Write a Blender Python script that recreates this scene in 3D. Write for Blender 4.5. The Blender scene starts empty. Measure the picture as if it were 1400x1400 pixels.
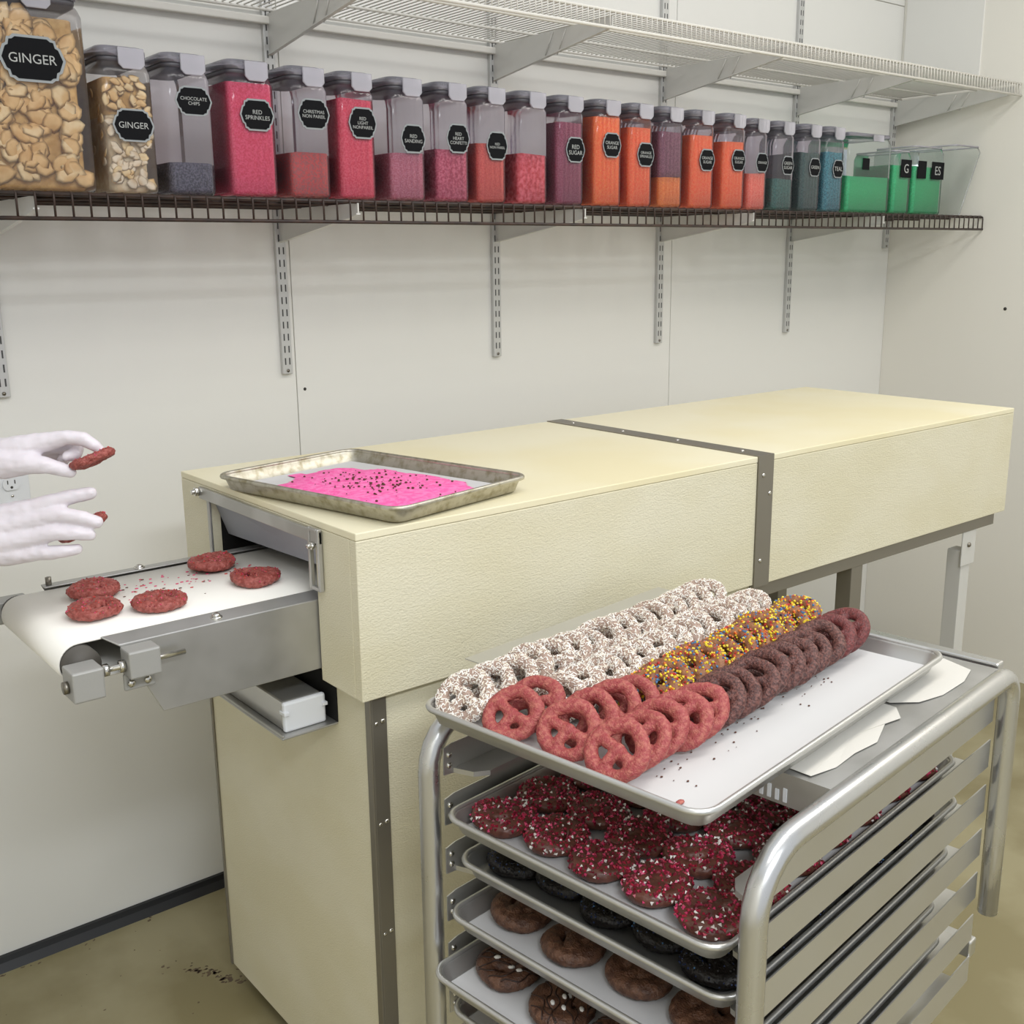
import bpy, bmesh, math, random
from math import sin, cos, pi, radians
from mathutils import Vector, Matrix, noise, Quaternion

random.seed(7)
scene = bpy.context.scene
C = scene.collection

# ---------------------------------------------------------------- camera, world, light, exposure
CAM = Vector((-0.8002, -2.3738, 1.4901)); YAW, PITCH, ROLL, FPX = 0.6789, -0.2322, -0.0108, 1485.4
fwd = Vector((sin(YAW)*cos(PITCH), cos(YAW)*cos(PITCH), sin(PITCH)))
rt0 = Vector((cos(YAW), -sin(YAW), 0)); up0 = rt0.cross(fwd)
rt = cos(ROLL)*rt0 + sin(ROLL)*up0; up = -sin(ROLL)*rt0 + cos(ROLL)*up0
cd = bpy.data.cameras.new('camera'); cam = bpy.data.objects.new('camera', cd); C.objects.link(cam)
cd.sensor_width = 36; cd.lens = 36*FPX/1400; cd.clip_start = 0.02
M = Matrix((rt, up, -fwd)).transposed().to_4x4(); M.translation = CAM
cam.matrix_world = M; scene.camera = cam

w = bpy.data.worlds.new('room_ambient'); scene.world = w; w.use_nodes = True
bg = w.node_tree.nodes['Background']; bg.inputs[0].default_value = (0.92, 0.955, 1.0, 1); bg.inputs[1].default_value = 0.74

def area(name, loc, sx, sy, power, col, rot=(0, 0, 0)):
    l = bpy.data.lights.new(name, 'AREA'); l.shape = 'RECTANGLE'; l.size = sx; l.size_y = sy
    l.energy = power; l.color = col
    o = bpy.data.objects.new(name, l); C.objects.link(o); o.location = loc; o.rotation_euler = rot
    return o
area('ceiling_tube_light', (0.1, -1.9, 2.95), 1.8, 0.5, 19, (1.0, 0.97, 0.92))
area('ceiling_tube_light', (2.1, -1.7, 2.95), 1.8, 0.5, 25, (1.0, 0.96, 0.89))
area('ceiling_tube_light', (-0.7, -3.8, 2.95), 1.8, 0.5, 84, (0.92, 0.96, 1.0))

vs = scene.view_settings
vs.view_transform = 'Standard'; vs.look = 'None'; vs.gamma = 1.0; vs.exposure = 0.0; vs.use_curve_mapping = False
scene.cycles.transparent_max_bounces = 24
scene.cycles.max_bounces = 8

# ---------------------------------------------------------------- materials
def lin(h):
    h = h.lstrip('#'); r = [int(h[i:i+2], 16)/255 for i in (0, 2, 4)]
    return tuple(c/12.92 if c <= .04045 else ((c+.055)/1.055)**2.4 for c in r) + (1,)
MATS = {}
def mat(name, col, rough=.5, metal=0., bump=0., bscale=200., col2=None, cscale=20., cdet=3., cpos=(.4, .6), spec=.5, rvar=0., stretch=None, sss=0.):
    if name in MATS: return MATS[name]
    m = bpy.data.materials.new(name); m.use_nodes = True; MATS[name] = m
    nt = m.node_tree; p = nt.nodes['Principled BSDF']
    p.inputs['Base Color'].default_value = lin(col); p.inputs['Roughness'].default_value = rough
    p.inputs['Metallic'].default_value = metal; p.inputs['Specular IOR Level'].default_value = spec
    if sss:
        p.inputs['Subsurface Weight'].default_value = sss; p.inputs['Subsurface Radius'].default_value = (.01, .006, .005); p.inputs['Subsurface Scale'].default_value = .4
    tc = nt.nodes.new('ShaderNodeTexCoord'); src = tc.outputs['Object']
    if stretch:
        mp = nt.nodes.new('ShaderNodeMapping'); mp.inputs['Scale'].default_value = stretch
        nt.links.new(src, mp.inputs['Vector']); src = mp.outputs['Vector']
    if col2:
        n = nt.nodes.new('ShaderNodeTexNoise'); n.inputs['Scale'].default_value = cscale; n.inputs['Detail'].default_value = cdet
        nt.links.new(src, n.inputs['Vector'])
        r = nt.nodes.new('ShaderNodeValToRGB')
        r.color_ramp.elements[0].position = cpos[0]; r.color_ramp.elements[1].position = cpos[1]
        r.color_ramp.elements[0].color = lin(col); r.color_ramp.elements[1].color = lin(col2)
        nt.links.new(n.outputs['Fac'], r.inputs['Fac']); nt.links.new(r.outputs['Color'], p.inputs['Base Color'])
    if rvar:
        n = nt.nodes.new('ShaderNodeTexNoise'); n.inputs['Scale'].default_value = 9; n.inputs['Detail'].default_value = 5
        nt.links.new(src, n.inputs['Vector'])
        mr = nt.nodes.new('ShaderNodeMapRange'); mr.inputs['To Min'].default_value = max(0, rough-rvar); mr.inputs['To Max'].default_value = rough+rvar
        nt.links.new(n.outputs['Fac'], mr.inputs['Value']); nt.links.new(mr.outputs['Result'], p.inputs['Roughness'])
    if bump:
        n = nt.nodes.new('ShaderNodeTexNoise'); n.inputs['Scale'].default_value = bscale; n.inputs['Detail'].default_value = 3
        nt.links.new(src, n.inputs['Vector'])
        b = nt.nodes.new('ShaderNodeBump'); b.inputs['Strength'].default_value = bump; b.inputs['Distance'].default_value = .002
        nt.links.new(n.outputs['Fac'], b.inputs['Height']); nt.links.new(b.outputs['Normal'], p.inputs['Normal'])
    return m

def clear_mat(name, tint, haze, hazecol, ribs=True):
    m = bpy.data.materials.new(name); m.use_nodes = True; nt = m.node_tree; MATS[name] = m
    for n in list(nt.nodes): nt.nodes.remove(n)
    out = nt.nodes.new('ShaderNodeOutputMaterial')
    tr = nt.nodes.new('ShaderNodeBsdfTransparent'); tr.inputs[0].default_value = lin(tint)
    df = nt.nodes.new('ShaderNodeBsdfDiffuse'); df.inputs[0].default_value = lin(hazecol)
    gl = nt.nodes.new('ShaderNodeBsdfGlossy'); gl.inputs['Roughness'].default_value = .12; gl.inputs[0].default_value = (.9, .9, .92, 1)
    m1 = nt.nodes.new('ShaderNodeMixShader'); m1.inputs[0].default_value = haze
    nt.links.new(tr.outputs[0], m1.inputs[1]); nt.links.new(df.outputs[0], m1.inputs[2])
    fr = nt.nodes.new('ShaderNodeFresnel'); fr.inputs['IOR'].default_value = 1.36
    m2 = nt.nodes.new('ShaderNodeMixShader'); nt.links.new(fr.outputs[0], m2.inputs[0])
    nt.links.new(m1.outputs[0], m2.inputs[1]); nt.links.new(gl.outputs[0], m2.inputs[2])
    if ribs:
        tc = nt.nodes.new('ShaderNodeTexCoord'); wv = nt.nodes.new('ShaderNodeTexWave'); wv.bands_direction = 'X'
        wv.inputs['Scale'].default_value = 22; wv.inputs['Distortion'].default_value = 0
        nt.links.new(tc.outputs['Object'], wv.inputs['Vector'])
        b = nt.nodes.new('ShaderNodeBump'); b.inputs['Strength'].default_value = .25; b.inputs['Distance'].default_value = .002
        nt.links.new(wv.outputs['Fac'], b.inputs['Height'])
        for s in (df, gl, fr): nt.links.new(b.outputs['Normal'], s.inputs['Normal'])
    nt.links.new(m2.outputs[0], out.inputs[0]); return m

mat('wall_paint', '#E4E3DE', .32, bump=.08, bscale=90, rvar=.05)
mat('wall_side', '#E8E5DC', .4, bump=.08, bscale=90)
mat('seam', '#B5B3A9', .6)
mat('dark_hole', '#3A3833', .8)
mat('black_base', '#15161A', .45)
mat('floor_paint', '#857B58', .38, bump=.12, bscale=25, col2='#9C9372', cscale=3.2, cdet=6, rvar=.12)
mat('stain', '#57483A', .6, col2='#6A5945', cscale=40)
mat('cream', '#DDD7BE', .5, bump=.55, bscale=230, col2='#D8D1B4', cscale=3, stretch=(1, 1, 1.8))
mat('cream_lit_top', '#E8E1C4', .5, bump=.1, bscale=200, col2='#E4DAB4', cscale=2.2)  # lighter copy of the cream, overhead light put into the top's colour
mat('steel', '#C0BFBC', .4, .8, bump=.03, bscale=60, rvar=.1, col2='#B0AFAB', cscale=8)
mat('steel_dark', '#8B867C', .4, 1., rvar=.08)
mat('strap', '#8E897E', .42, .7, rvar=.06)
mat('alu', '#CBCAC6', .36, .8, bump=.02, bscale=80, rvar=.1)
mat('alu_tube', '#CFCFCE', .28, .92, rvar=.07)
mat('alu_worn', '#C2BEB0', .42, .8, col2='#9A9278', cscale=60, cdet=6, cpos=(.45, .7), rvar=.1)
mat('cast_grey', '#A9A8A4', .5, .35, bump=.1, bscale=150)
mat('chrome', '#D5D3CD', .18, 1.)
mat('recess_shade', '#0B0A09', .9)  # near-black colour standing in for shade in gaps and recesses
mat('flap_grey', '#9A9DA6', .5, .2)
mat('belt', '#F1EEE6', .55, bump=.06, bscale=120)
mat('parchment', '#C9C8C7', .6, bump=.12, bscale=30)
mat('paper_old', '#CFCCC4', .6, bump=.25, bscale=25)
mat('white_plastic', '#DADCDF', .4)
mat('wire_brown', '#2A1F1A', .45, .1, col2='#3E2B22', cscale=30)
mat('wire_white', '#D9D6CE', .4)
mat('bracket', '#CFCEC9', .4, .15)
mat('standard', '#C4C4C2', .4, .3)
mat('slot_dark', '#4A4A4A', .8)
mat('glove', '#DDD6DC', .4, bump=.4, bscale=60, sss=.12)
mat('skin_sleeve', '#E4E2E4', .7, bump=.2, bscale=60)
mat('choc', '#5A352B', .42, bump=.5, bscale=160, col2='#6B4034', cscale=60)
mat('choc_sugar', '#4A2A27', .42, bump=1., bscale=420, col2='#754A42', cscale=240, cpos=(.42, .6))
mat('choc_red', '#5E2A2A', .42, bump=1., bscale=420, col2='#7A3A38', cscale=220, cpos=(.42, .6))
mat('pink_sugar', '#9C4243', .5, bump=1., bscale=420, col2='#B56A5C', cscale=170, cpos=(.42, .68))
mat('belt_pretzel', '#8A3D35', .45, bump=1., bscale=330, col2='#AA5C54', cscale=150, cpos=(.42, .66))
mat('choc_white', '#A68E80', .55, bump=.8, bscale=300)
mat('choc_black', '#1B1614', .4, bump=.8, bscale=260)
mat('choc_milk', '#4E3122', .42, bump=1., bscale=380, col2='#6E4C38', cscale=90)
mat('drizzle', '#2E1A12', .35)
for n, h in (('sp_white', '#F1EDE6'), ('sp_yellow', '#E8CE3A'), ('sp_blue', '#4A79A6'), ('sp_red', '#C03A34'), ('sp_pink', '#D23F6C'), ('sp_dkred', '#7E1B30'),
             ('sp_orange', '#D9762E'), ('sp_dark', '#3A2A3E'), ('sp_navy', '#2A3B66'), ('sp_cream', '#E6DCCB'), ('sp_crimson', '#A8243E'), ('sp_black', '#141416')):
    mat(n, h, .4)
mat('pink_pile', '#F25FA6', .8, bump=.8, bscale=300, col2='#F77FBB', cscale=90)
mat('crumb', '#5A3524', .7)
mat('label_black', '#101114', .8, spec=.15)
mat('label_grey', '#8F9496', .6)
mat('chalk', '#A9ABA9', .9, spec=.1)
mat('gasket', '#4C4A50', .4)
clear_mat('lid_grey', '#DAD8E0', .3, '#B4B2BC', ribs=False)
clear_mat('latch', '#EEEDF2', .45, '#DAD8E0', ribs=False)
clear_mat('clear_plastic', '#F1EEF3', .06, '#C9C4D0')
clear_mat('clear_big', '#F8F7F8', .05, '#DCD8DC', ribs=False)
clear_mat('clear_green', '#F2F5F4', .06, '#C4CCCC', ribs=False)
mat('flake_gold', '#E2BE84', .55, col2='#D0A668', cscale=30, bump=.3, bscale=80)
mat('flake_pale', '#EBD3A4', .55, col2='#DCB67A', cscale=30, bump=.3, bscale=80)
mat('flake_white', '#EBDDC4', .6, col2='#D9C09A', cscale=30, bump=.3, bscale=80)

# ---------------------------------------------------------------- mesh builder
class MB:
    def __init__(s): s.v = []; s.f = []; s.mi = []; s.sm = []; s.cur = 0; s.smooth = False
    def add(s, vs, fs):
        b = len(s.v); s.v += [tuple(x) for x in vs]
        for f in fs: s.f.append([i+b for i in f]); s.mi.append(s.cur); s.sm.append(s.smooth)
        return s
    def box(s, x0, x1, y0, y1, z0, z1, mx=None):
        v = [Vector((x, y, z)) for z in (z0, z1) for y in (y0, y1) for x in (x0, x1)]
        if mx: v = [mx @ p for p in v]
        return s.add(v, [(0, 2, 3, 1), (4, 5, 7, 6), (0, 1, 5, 4), (2, 6, 7, 3), (0, 4, 6, 2), (1, 3, 7, 5)])
    def loft(s, rings, close=True, caps=True):
        n = len(rings[0]); v = [p for r in rings for p in r]; f = []
        for i in range(len(rings)-1):
            for j in range(n if close else n-1):
                k = (j+1) % n
                f.append((i*n+j, i*n+k, (i+1)*n+k, (i+1)*n+j))
        if caps:
            f.append(tuple(reversed(range(n)))); f.append(tuple(range((len(rings)-1)*n, len(rings)*n)))
        return s.add(v, f)
    def tube(s, pts, rad, n=8, closed=False, caps=True):
        pts = [Vector(p) for p in pts]; N = len(pts); rings = []
        rads = rad if isinstance(rad, (list, tuple)) else [rad]*N
        prev = None
        for i, p in enumerate(pts):
            if closed: t = pts[(i+1) % N]-pts[i-1]
            else: t = pts[min(i+1, N-1)]-pts[max(i-1, 0)]
            t.normalize()
            if prev is None:
                a = Vector((0, 0, 1)) if abs(t.z) < .9 else Vector((1, 0, 0))
                u = t.cross(a).normalized()
            else:
                u = (prev-t*prev.dot(t)).normalized()
            prev = u; v = t.cross(u)
            rings.append([p+(u*cos(2*pi*k/n)+v*sin(2*pi*k/n))*rads[i] for k in range(n)])
        if closed: rings.append(rings[0])
        sm = s.smooth; s.smooth = True
        s.loft(rings, True, caps and not closed); s.smooth = sm
        return s
    def cyl(s, p, q, r, n=12): return s.tube([p, q], r, n)
    def prism(s, poly, z0, z1, mx=None):
        n = len(poly); v = [Vector((x, y, z0)) for x, y in poly]+[Vector((x, y, z1)) for x, y in poly]
        if mx: v = [mx @ p for p in v]
        return s.add(v, [tuple(reversed(range(n))), tuple(range(n, 2*n))]+[(i, (i+1) % n, n+(i+1) % n, n+i) for i in range(n)])
    def sphere(s, c, r, nu=10, nv=6, sq=(1, 1, 1)):
        c = Vector(c); rings = []
        for i in range(1, nv):
            th = pi*i/nv
            rings.append([c+Vector((r*sq[0]*sin(th)*cos(2*pi*j/nu), r*sq[1]*sin(th)*sin(2*pi*j/nu), -r*sq[2]*cos(th))) for j in range(nu)])
        sm = s.smooth; s.smooth = True; s.loft(rings, True, True); s.smooth = sm
        return s
    def mesh(s, name, mats):
        me = bpy.data.meshes.new(name); me.from_pydata(s.v, [], s.f)
        for m in (mats if isinstance(mats, (list, tuple)) else [mats]): me.materials.append(MATS[m])
        me.polygons.foreach_set('material_index', s.mi); me.polygons.foreach_set('use_smooth', s.sm)
        me.update(); return me
    def build(s, name, mats, parent=None, bevel=0, fix=True):
        me = s.mesh(name, mats)
        if fix:
            bm = bmesh.new(); bm.from_mesh(me); bmesh.ops.recalc_face_normals(bm, faces=bm.faces); bm.to_mesh(me); bm.free()
        return link(name, me, parent, bevel)
def link(name, me, parent=None, bevel=0):
    o = bpy.data.objects.new(name, me); C.objects.link(o)
    if parent: o.parent = parent
    if bevel:
        b = o.modifiers.new('bevel', 'BEVEL'); b.width = bevel; b.segments = 2; b.limit_method = 'ANGLE'
    return o
def tag(o, label, cat, group=None, kind=None):
    o['label'] = label; o['category'] = cat
    if group: o['group'] = group
    if kind: o['kind'] = kind
    return o
def thing(name, label, cat, loc=(0, 0, 0), rz=0, group=None):
    o = bpy.data.objects.new(name, None); C.objects.link(o); o.empty_display_size = .05
    o.location = loc; o.rotation_euler = (0, 0, rz); return tag(o, label, cat, group)
def struct(o): o['kind'] = 'structure'; return o
def copy_tree(o, parent=None):
    c = o.copy(); C.objects.link(c); c.parent = parent
    for ch in list(o.children): copy_tree(ch, c)
    return c
def rrect(w, h, r, z, n=4, cx=0, cy=0):
    out = []
    for (sx, sy, a0) in ((1, 1, 0), (-1, 1, 90), (-1, -1, 180), (1, -1, 270)):
        for k in range(n+1):
            a = radians(a0+90*k/n)
            out.append(Vector((cx+sx*(w/2-r)+r*cos(a), cy+sy*(h/2-r)+r*sin(a), z)))
    return out
scratch = bpy.data.scenes.new('scratch')
def evaluated(o):
    for c in list(o.users_collection): c.objects.unlink(o)
    scratch.collection.objects.link(o)
    with bpy.context.temp_override(scene=scratch, view_layer=scratch.view_layers[0]):
        dg = bpy.context.evaluated_depsgraph_get(); dg.update()
        return bpy.data.meshes.new_from_object(o.evaluated_get(dg))
def remeshed(mb, voxel, smooth=4, name='m'):
    o = mb.build(name, [], None)
    r = o.modifiers.new('r', 'REMESH'); r.mode = 'VOXEL'; r.voxel_size = voxel; r.use_smooth_shade = True
    sm = o.modifiers.new('s', 'SMOOTH'); sm.factor = .5; sm.iterations = smooth
    me = evaluated(o); old = o.data; bpy.data.objects.remove(o); bpy.data.meshes.remove(old)
    return me

FZ = -0.04      # floor level
# ---------------------------------------------------------------- room
RX = 2.95
fl = MB(); fl.box(-3.2, RX+.1, -4.2, .1, FZ-.1, FZ); floor = struct(fl.build('floor', 'floor_paint'))
fs = MB(); rnd = random.Random(3)
for k in range(150):
    if k < 70:
        u_ = rnd.gauss(0, 1); x = -.005+u_*.035; y = -.33-u_*.05+rnd.gauss(0, .018); r = rnd.uniform(.0012, .007)
    elif k < 115: x = rnd.uniform(-1.2, -.02); y = -.03-abs(rnd.gauss(0, .012)); r = rnd.uniform(.001, .005)
    else: x = rnd.uniform(-.8, .0); y = rnd.uniform(-.5, -.05); r = rnd.uniform(.0008, .0028)
    n = 8; ang = rnd.uniform(0, 3); el = rnd.uniform(.35, .9); ro = rnd.uniform(-1, 1)
    pts_ = [(r*rnd.uniform(.6, 1.5)*cos(ang+2*pi*q/n), el*r*rnd.uniform(.6, 1.4)*sin(ang+2*pi*q/n)) for q in range(n)]
    fs.prism([(x+a_*cos(ro)-b_*sin(ro), y+a_*sin(ro)+b_*cos(ro)) for a_, b_ in pts_], FZ-.001, FZ+.0004)
st = fs.build('scuff_marks', 'stain', floor); st['kind'] = 'stuff'

wb = MB(); wb.box(-3.2, RX+.1, .004, .1, FZ-.1, 3.0); wall_back = struct(wb.build('wall_back', 'seam'))
edges = [-3.2, -.86, .45, 1.762, RX]
for a, b in zip(edges[:-1], edges[1:]):
    p = MB(); p.box(a+.0012, b-.0012, 0, .006, FZ, 2.34); p.build('panel', 'wall_paint', wall_back, .001)
    p = MB(); p.box(a+.0012, b-.0012, 0, .006, 2.343, 3.0); p.build('panel', 'wall_paint', wall_back, .001)
for x, z, r in ((.471, 1.178, .004), (-.35, .27, .004)):
    h = MB(); h.cyl((x, -.0008, z), (x, .003, z), r, 8); h.build('screw_hole', 'dark_hole', wall_back)
wr = MB(); wr.box(RX, RX+.1, -4.2, .1, FZ-.1, 3.0); wall_right = struct(wr.build('wall_right', 'wall_side'))
h = MB(); h.box(RX-.006, RX+.001, -.305, -.012, 2.06, 2.9); h.build('panel', 'wall_paint', wall_right, .001)
h = MB(); h.cyl((RX-.0012, -.47, 1.29), (RX+.003, -.47, 1.29), .006, 8); h.build('screw_hole', 'dark_hole', wall_right)
wl = MB(); wl.box(-2.3, -2.2, -4.2, .1, FZ-.1, 3.0); struct(wl.build('light_block_wall', 'wall_side'))  # unseen wall, added to block ambient light from the left
bb = MB(); bb.prism([(0, -.012), (-.010, -.012), (-.014, -.024), (-.028, -.04), (0, -.04)], -3.2, RX, Matrix(((0, 0, 1, 0), (1, 0, 0, 0), (0, 1, 0, 0), (0, 0, 0, 1))))
o = struct(bb.build('baseboard_back', 'black_base'))
o.location = (0, 0, FZ+.04); o.scale = (1, 1, 1)

# ---------------------------------------------------------------- outlet on the wall
t = thing('wall_outlet', 'white duplex wall outlet partly hidden behind the gloved hands', 'outlet', (-.222, 0, 1.01))
p = MB(); p.box(-.036, .036, -.006, 0, -.058, .058); p.build('cover_plate', 'white_plastic', t, .002)
for zz in (.03, -.021):
    r = MB(); r.prism([(.017*cos(2*pi*k/20), max(-.013, min(.013, .017*sin(2*pi*k/20)))) for k in range(20)], .006, .009, Matrix(((1, 0, 0, 0), (0, 0, -1, 0), (0, 1, 0, zz), (0, 0, 0, 1))))
    q = r.build('receptacle', 'white_plastic', t)
    s_ = MB(); s_.box(-.008, -.006, -.0095, -.008, zz, zz+.008).box(.006, .008, -.0095, -.008, zz, zz+.008).cyl((0, -.0095, zz-.007), (0, -.008, zz-.007), .0028, 8)
    s_.build('socket_slots', 'dark_hole', q)
s_ = MB(); s_.cyl((0, -.0072, .0045), (0, -.005, .0045), .003, 8); s_.build('screw', 'chrome', t)

# ---------------------------------------------------------------- wall standards, brackets, shelves
STD = [-.2165+.6394*i for i in range(6)]; STD[5] = 2.915
ORD = ['first', 'second', 'third', 'fourth', 'fifth', 'sixth', 'seventh', 'eighth', 'ninth', 'tenth', 'eleventh', 'twelfth', 'thirteenth', 'fourteenth', 'fifteenth', 'sixteenth', 'seventeenth', 'eighteenth']
ordinal = ['first', 'second', 'third', 'fourth', 'fifth', 'sixth']
for i, x in enumerate(STD):
    lab = f'slotted grey metal wall standard, {ordinal[i]} from the left' if i < 5 else 'slotted grey metal wall standard in the right corner'
    t = thing('shelf_standard', lab, 'shelf standard', (x, 0, 0), 0, 'slotted shelf standards')
    z0 = 1.219 if i < 5 else 1.5
    m = MB(); zt_ = 2.5 if i < 5 else 2.03; m.box(-.013, .013, -.012, 0, z0, zt_); m.build('channel', 'standard', t, .0015)
    m = MB(); z = z0+.022
    while z < zt_-.02:
        for dx in (-.0055, .0055): m.box(dx-.0016, dx+.0016, -.0124, -.011, z, z+.016)
        z += .0285
    o = m.build('slots', 'slot_dark', t)
    m = MB(); m.cyl((0, -.0135, z0+.008), (0, -.01, z0+.008), .004, 8); m.build('screw', 'steel_dark', t)
def brackets(zdeck, dep, names, hw):
    for i, x in enumerate(STD):
        if i == 5 and names == 'lower': continue
        lab = f'white metal shelf bracket under the {names} wire shelf, {ordinal[i]} from the left'
        m = MB(); P = [(-.012, zdeck-hw), (-.012, zdeck-.004), (-dep, zdeck-.004), (-dep, zdeck-.024), (-dep+.03, zdeck-.03)]
        mx = Matrix(((0, 0, 1, 0), (1, 0, 0, 0), (0, 1, 0, 0), (0, 0, 0, 1)))
        t = thing('shelf_bracket', lab, 'shelf bracket', (x, 0, 0), 0, names+' shelf brackets')
        m.prism(P, -.0015, .0015, mx); m.build('web', 'bracket', t)
        m = MB(); m.prism([(-.012, zdeck-hw), (-.012, zdeck-hw-.003), (-dep+.03, zdeck-.033), (-dep+.03, zdeck-.03)], -.005, .005, mx)
        m.prism([(-dep, zdeck-.024), (-dep+.03, zdeck-.03), (-dep+.03, zdeck-.033), (-dep, zdeck-.027)], -.005, .005, mx); m.build('flange', 'bracket', t)
        for k in (.42, .5) if names == 'upper' else ():
            m = MB(); yy = -dep*k*1.3; m.cyl((-.003, yy, zdeck-.008), (-.003, yy+.03, zdeck-hw*.7), .0014, 6); m.build('rib', 'bracket', t)
brackets(1.602, .362, 'lower', .075)
brackets(2.022, .45, 'upper', .088)

# lower brown wire shelf
SX0, SX1 = -.62, RX-.004
t = thing('wire_shelf', 'lower brown wire shelf carrying the row of clear sprinkle jars', 'shelf', (0, 0, 0))
zd = 1.605; SH = .045
wm = MB(); wm.tube([(0, -.012, zd), (0, -.355, zd), (0, -.3625, zd-.004), (0, -.3635, zd-.012), (0, -.3635, zd-SH)], .0021, 5)
wme = wm.mesh('wire', 'wire_brown')
n = int((SX1-SX0)/.031)
for k in range(n+1):
    o = link('wire', wme, t); o.location.x = SX0+.031*k
for y, z, r in ((-.3635, zd-SH, .0036), (-.357, zd-.004, .0042), (-.24, zd-.005, .0035), (-.12, zd-.005, .0035), (-.012, zd-.004, .0035)):
    m = MB(); m.cyl((SX0, y, z), (SX1, y, z), r, 8); m.build('rail', 'wire_brown', t)
# upper white wire shelf
t = thing('wire_shelf', 'upper white wire shelf hanging empty above the jars', 'shelf', (0, 0, 0))
zd = 2.03; m = MB(); x = SX0
while x < SX1:
    m.tube([(x, -.014, zd), (x, -.452, zd), (x, -.4585, zd-.004), (x, -.459, zd-.04)], .0017, 4); x += .017
o = m.build('wires', 'wire_white', t, fix=False); o['kind'] = 'stuff'
for y, z, r in ((-.4595, zd-.04, .004), (-.455, zd-.003, .004), (-.3, zd-.005, .0035), (-.15, zd-.005, .0035), (-.014, zd-.004, .0035)):
    m = MB(); m.cyl((SX0, y, z), (SX1, y, z), r, 8); m.build('rail', 'wire_white', t)
m = MB(); m.box(SX0, SX1, -.02, -.004, 1.995, 2.012); m.build('back_rail', 'wire_white', t, .003)

# ---------------------------------------------------------------- cooling tunnel machine
YF, YB, ZT, ZB = -1.0106, -.3605, 1.0894, .8196
XS0, XS1, XR = .938, .986, 1.982
mach = thing('cooling_tunnel', 'long cream cooling tunnel machine with a conveyor sticking out of its end', 'machine', (0, 0, 0))
def part(name, m, mt, parent=mach, bevel=.0015): return m.build(name, mt, parent, bevel)
OY0, OY1, OZ = -.885, -.492, 1.057     # opening in the end face
part('top_panel', MB().box(0, XS0, YF, YB, ZT-.012, ZT), 'cream_lit_top')
part('front_panel', MB().box(0, XS0-.0005, YF, YF+.02, ZB, ZT-.0125), 'cream')
part('back_panel', MB().box(.0185, XS0-.0005, YB-.02, YB, ZB, ZT-.0125), 'cream')
e = MB(); e.prism([(YF+.0203, ZB), (OY0, ZB), (OY0, OZ), (OY1, OZ), (OY1, ZB), (YB, ZB), (YB, ZT-.0125), (YF+.0203, ZT-.0125)], 0, .018, Matrix(((0, 0, 1, 0), (1, 0, 0, 0), (0, 1, 0, 0), (0, 0, 0, 1))))
part('end_panel', e, 'cream')
part('interior_shade', MB().box(.4, .41, OY0, OY1, ZB, OZ).box(.02, .41, OY1, OY1+.01, ZB, OZ).box(.02, .41, OY0-.01, OY0, ZB, OZ).box(.02, .41, OY0, OY1, OZ, OZ+.01), 'recess_shade')  # tunnel inside coloured near-black, its shade put into the colour
# opening trim
part('opening_trim', MB().box(-.008, -.002, -.912, -.458, OZ-.004, OZ+.018), 'steel')
part('trim_strip', MB().box(-.006, -.001, OY1-.004, OY1+.006, .94, OZ), 'steel')
b = MB(); b.box(-.01, -.002, -.884, -.878, .976, 1.078).box(-.01, -.002, -.912, -.906, .976, 1.078).box(-.01, -.002, -.906, -.884, .976, .982).box(-.01, -.002, -.906, -.884, 1.072, 1.078).box(-.005, -.002, -.906, -.898, .98, 1.075)
part('slotted_bracket', b, 'steel')
part('bolt', MB().cyl((-.022, -.458, 1.066), (-.002, -.458, 1.066), .005, 10).cyl((-.016, -.458, 1.066), (-.008, -.458, 1.066), .009, 6), 'chrome')
part('bolt', MB().cyl((-.02, -.895, 1.05), (-.002, -.895, 1.05), .004, 10).cyl((-.014, -.895, 1.05), (-.008, -.895, 1.05), .007, 6), 'chrome')
# guard flap inside the opening
g = MB(); g.add([(.004, OY1-.002, OZ), (.004, OY0+.002, OZ), (.03, OY0+.002, 1.0), (.03, OY1-.002, .985), (.007, OY1-.002, OZ), (.007, OY0+.002, OZ), (.033, OY0+.002, .999), (.033, OY1-.002, .984)],
      [(0, 1, 2, 3), (7, 6, 5, 4), (0, 4, 5, 1), (2, 6, 7, 3), (1, 5, 6, 2), (0, 3, 7, 4)])
part('guard_flap', g, 'flap_grey', bevel=0)
part('inner_wall_plate', MB().box(.02, .39, OY0, OY0+.004, .955, OZ), 'steel')
# strap between the two housings
part('strap', MB().prism([(YF-.003, ZB-.006), (YF+.01, ZB-.006), (YF+.01, ZT-.01), (YB, ZT-.01), (YB, ZT+.002), (YF-.003, ZT+.002)], XS0, XS1, Matrix(((0, 0, 1, 0), (1, 0, 0, 0), (0, 1, 0, 0), (0, 0, 0, 1)))), 'strap', bevel=0)
for y in (-.43, -.6, -.77, -.95): part('rivet', MB().sphere(((XS0+XS1)/2, y, ZT+.002), .005, 8, 5, (1, 1, .5)), 'chrome', bevel=0)
for z in (1.05, 1.01, .87): part('rivet', MB().sphere((XS0+.016 if z != 1.01 else XS1-.01, YF-.003, z), .005, 8, 5, (1, .5, 1)), 'chrome', bevel=0)
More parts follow.
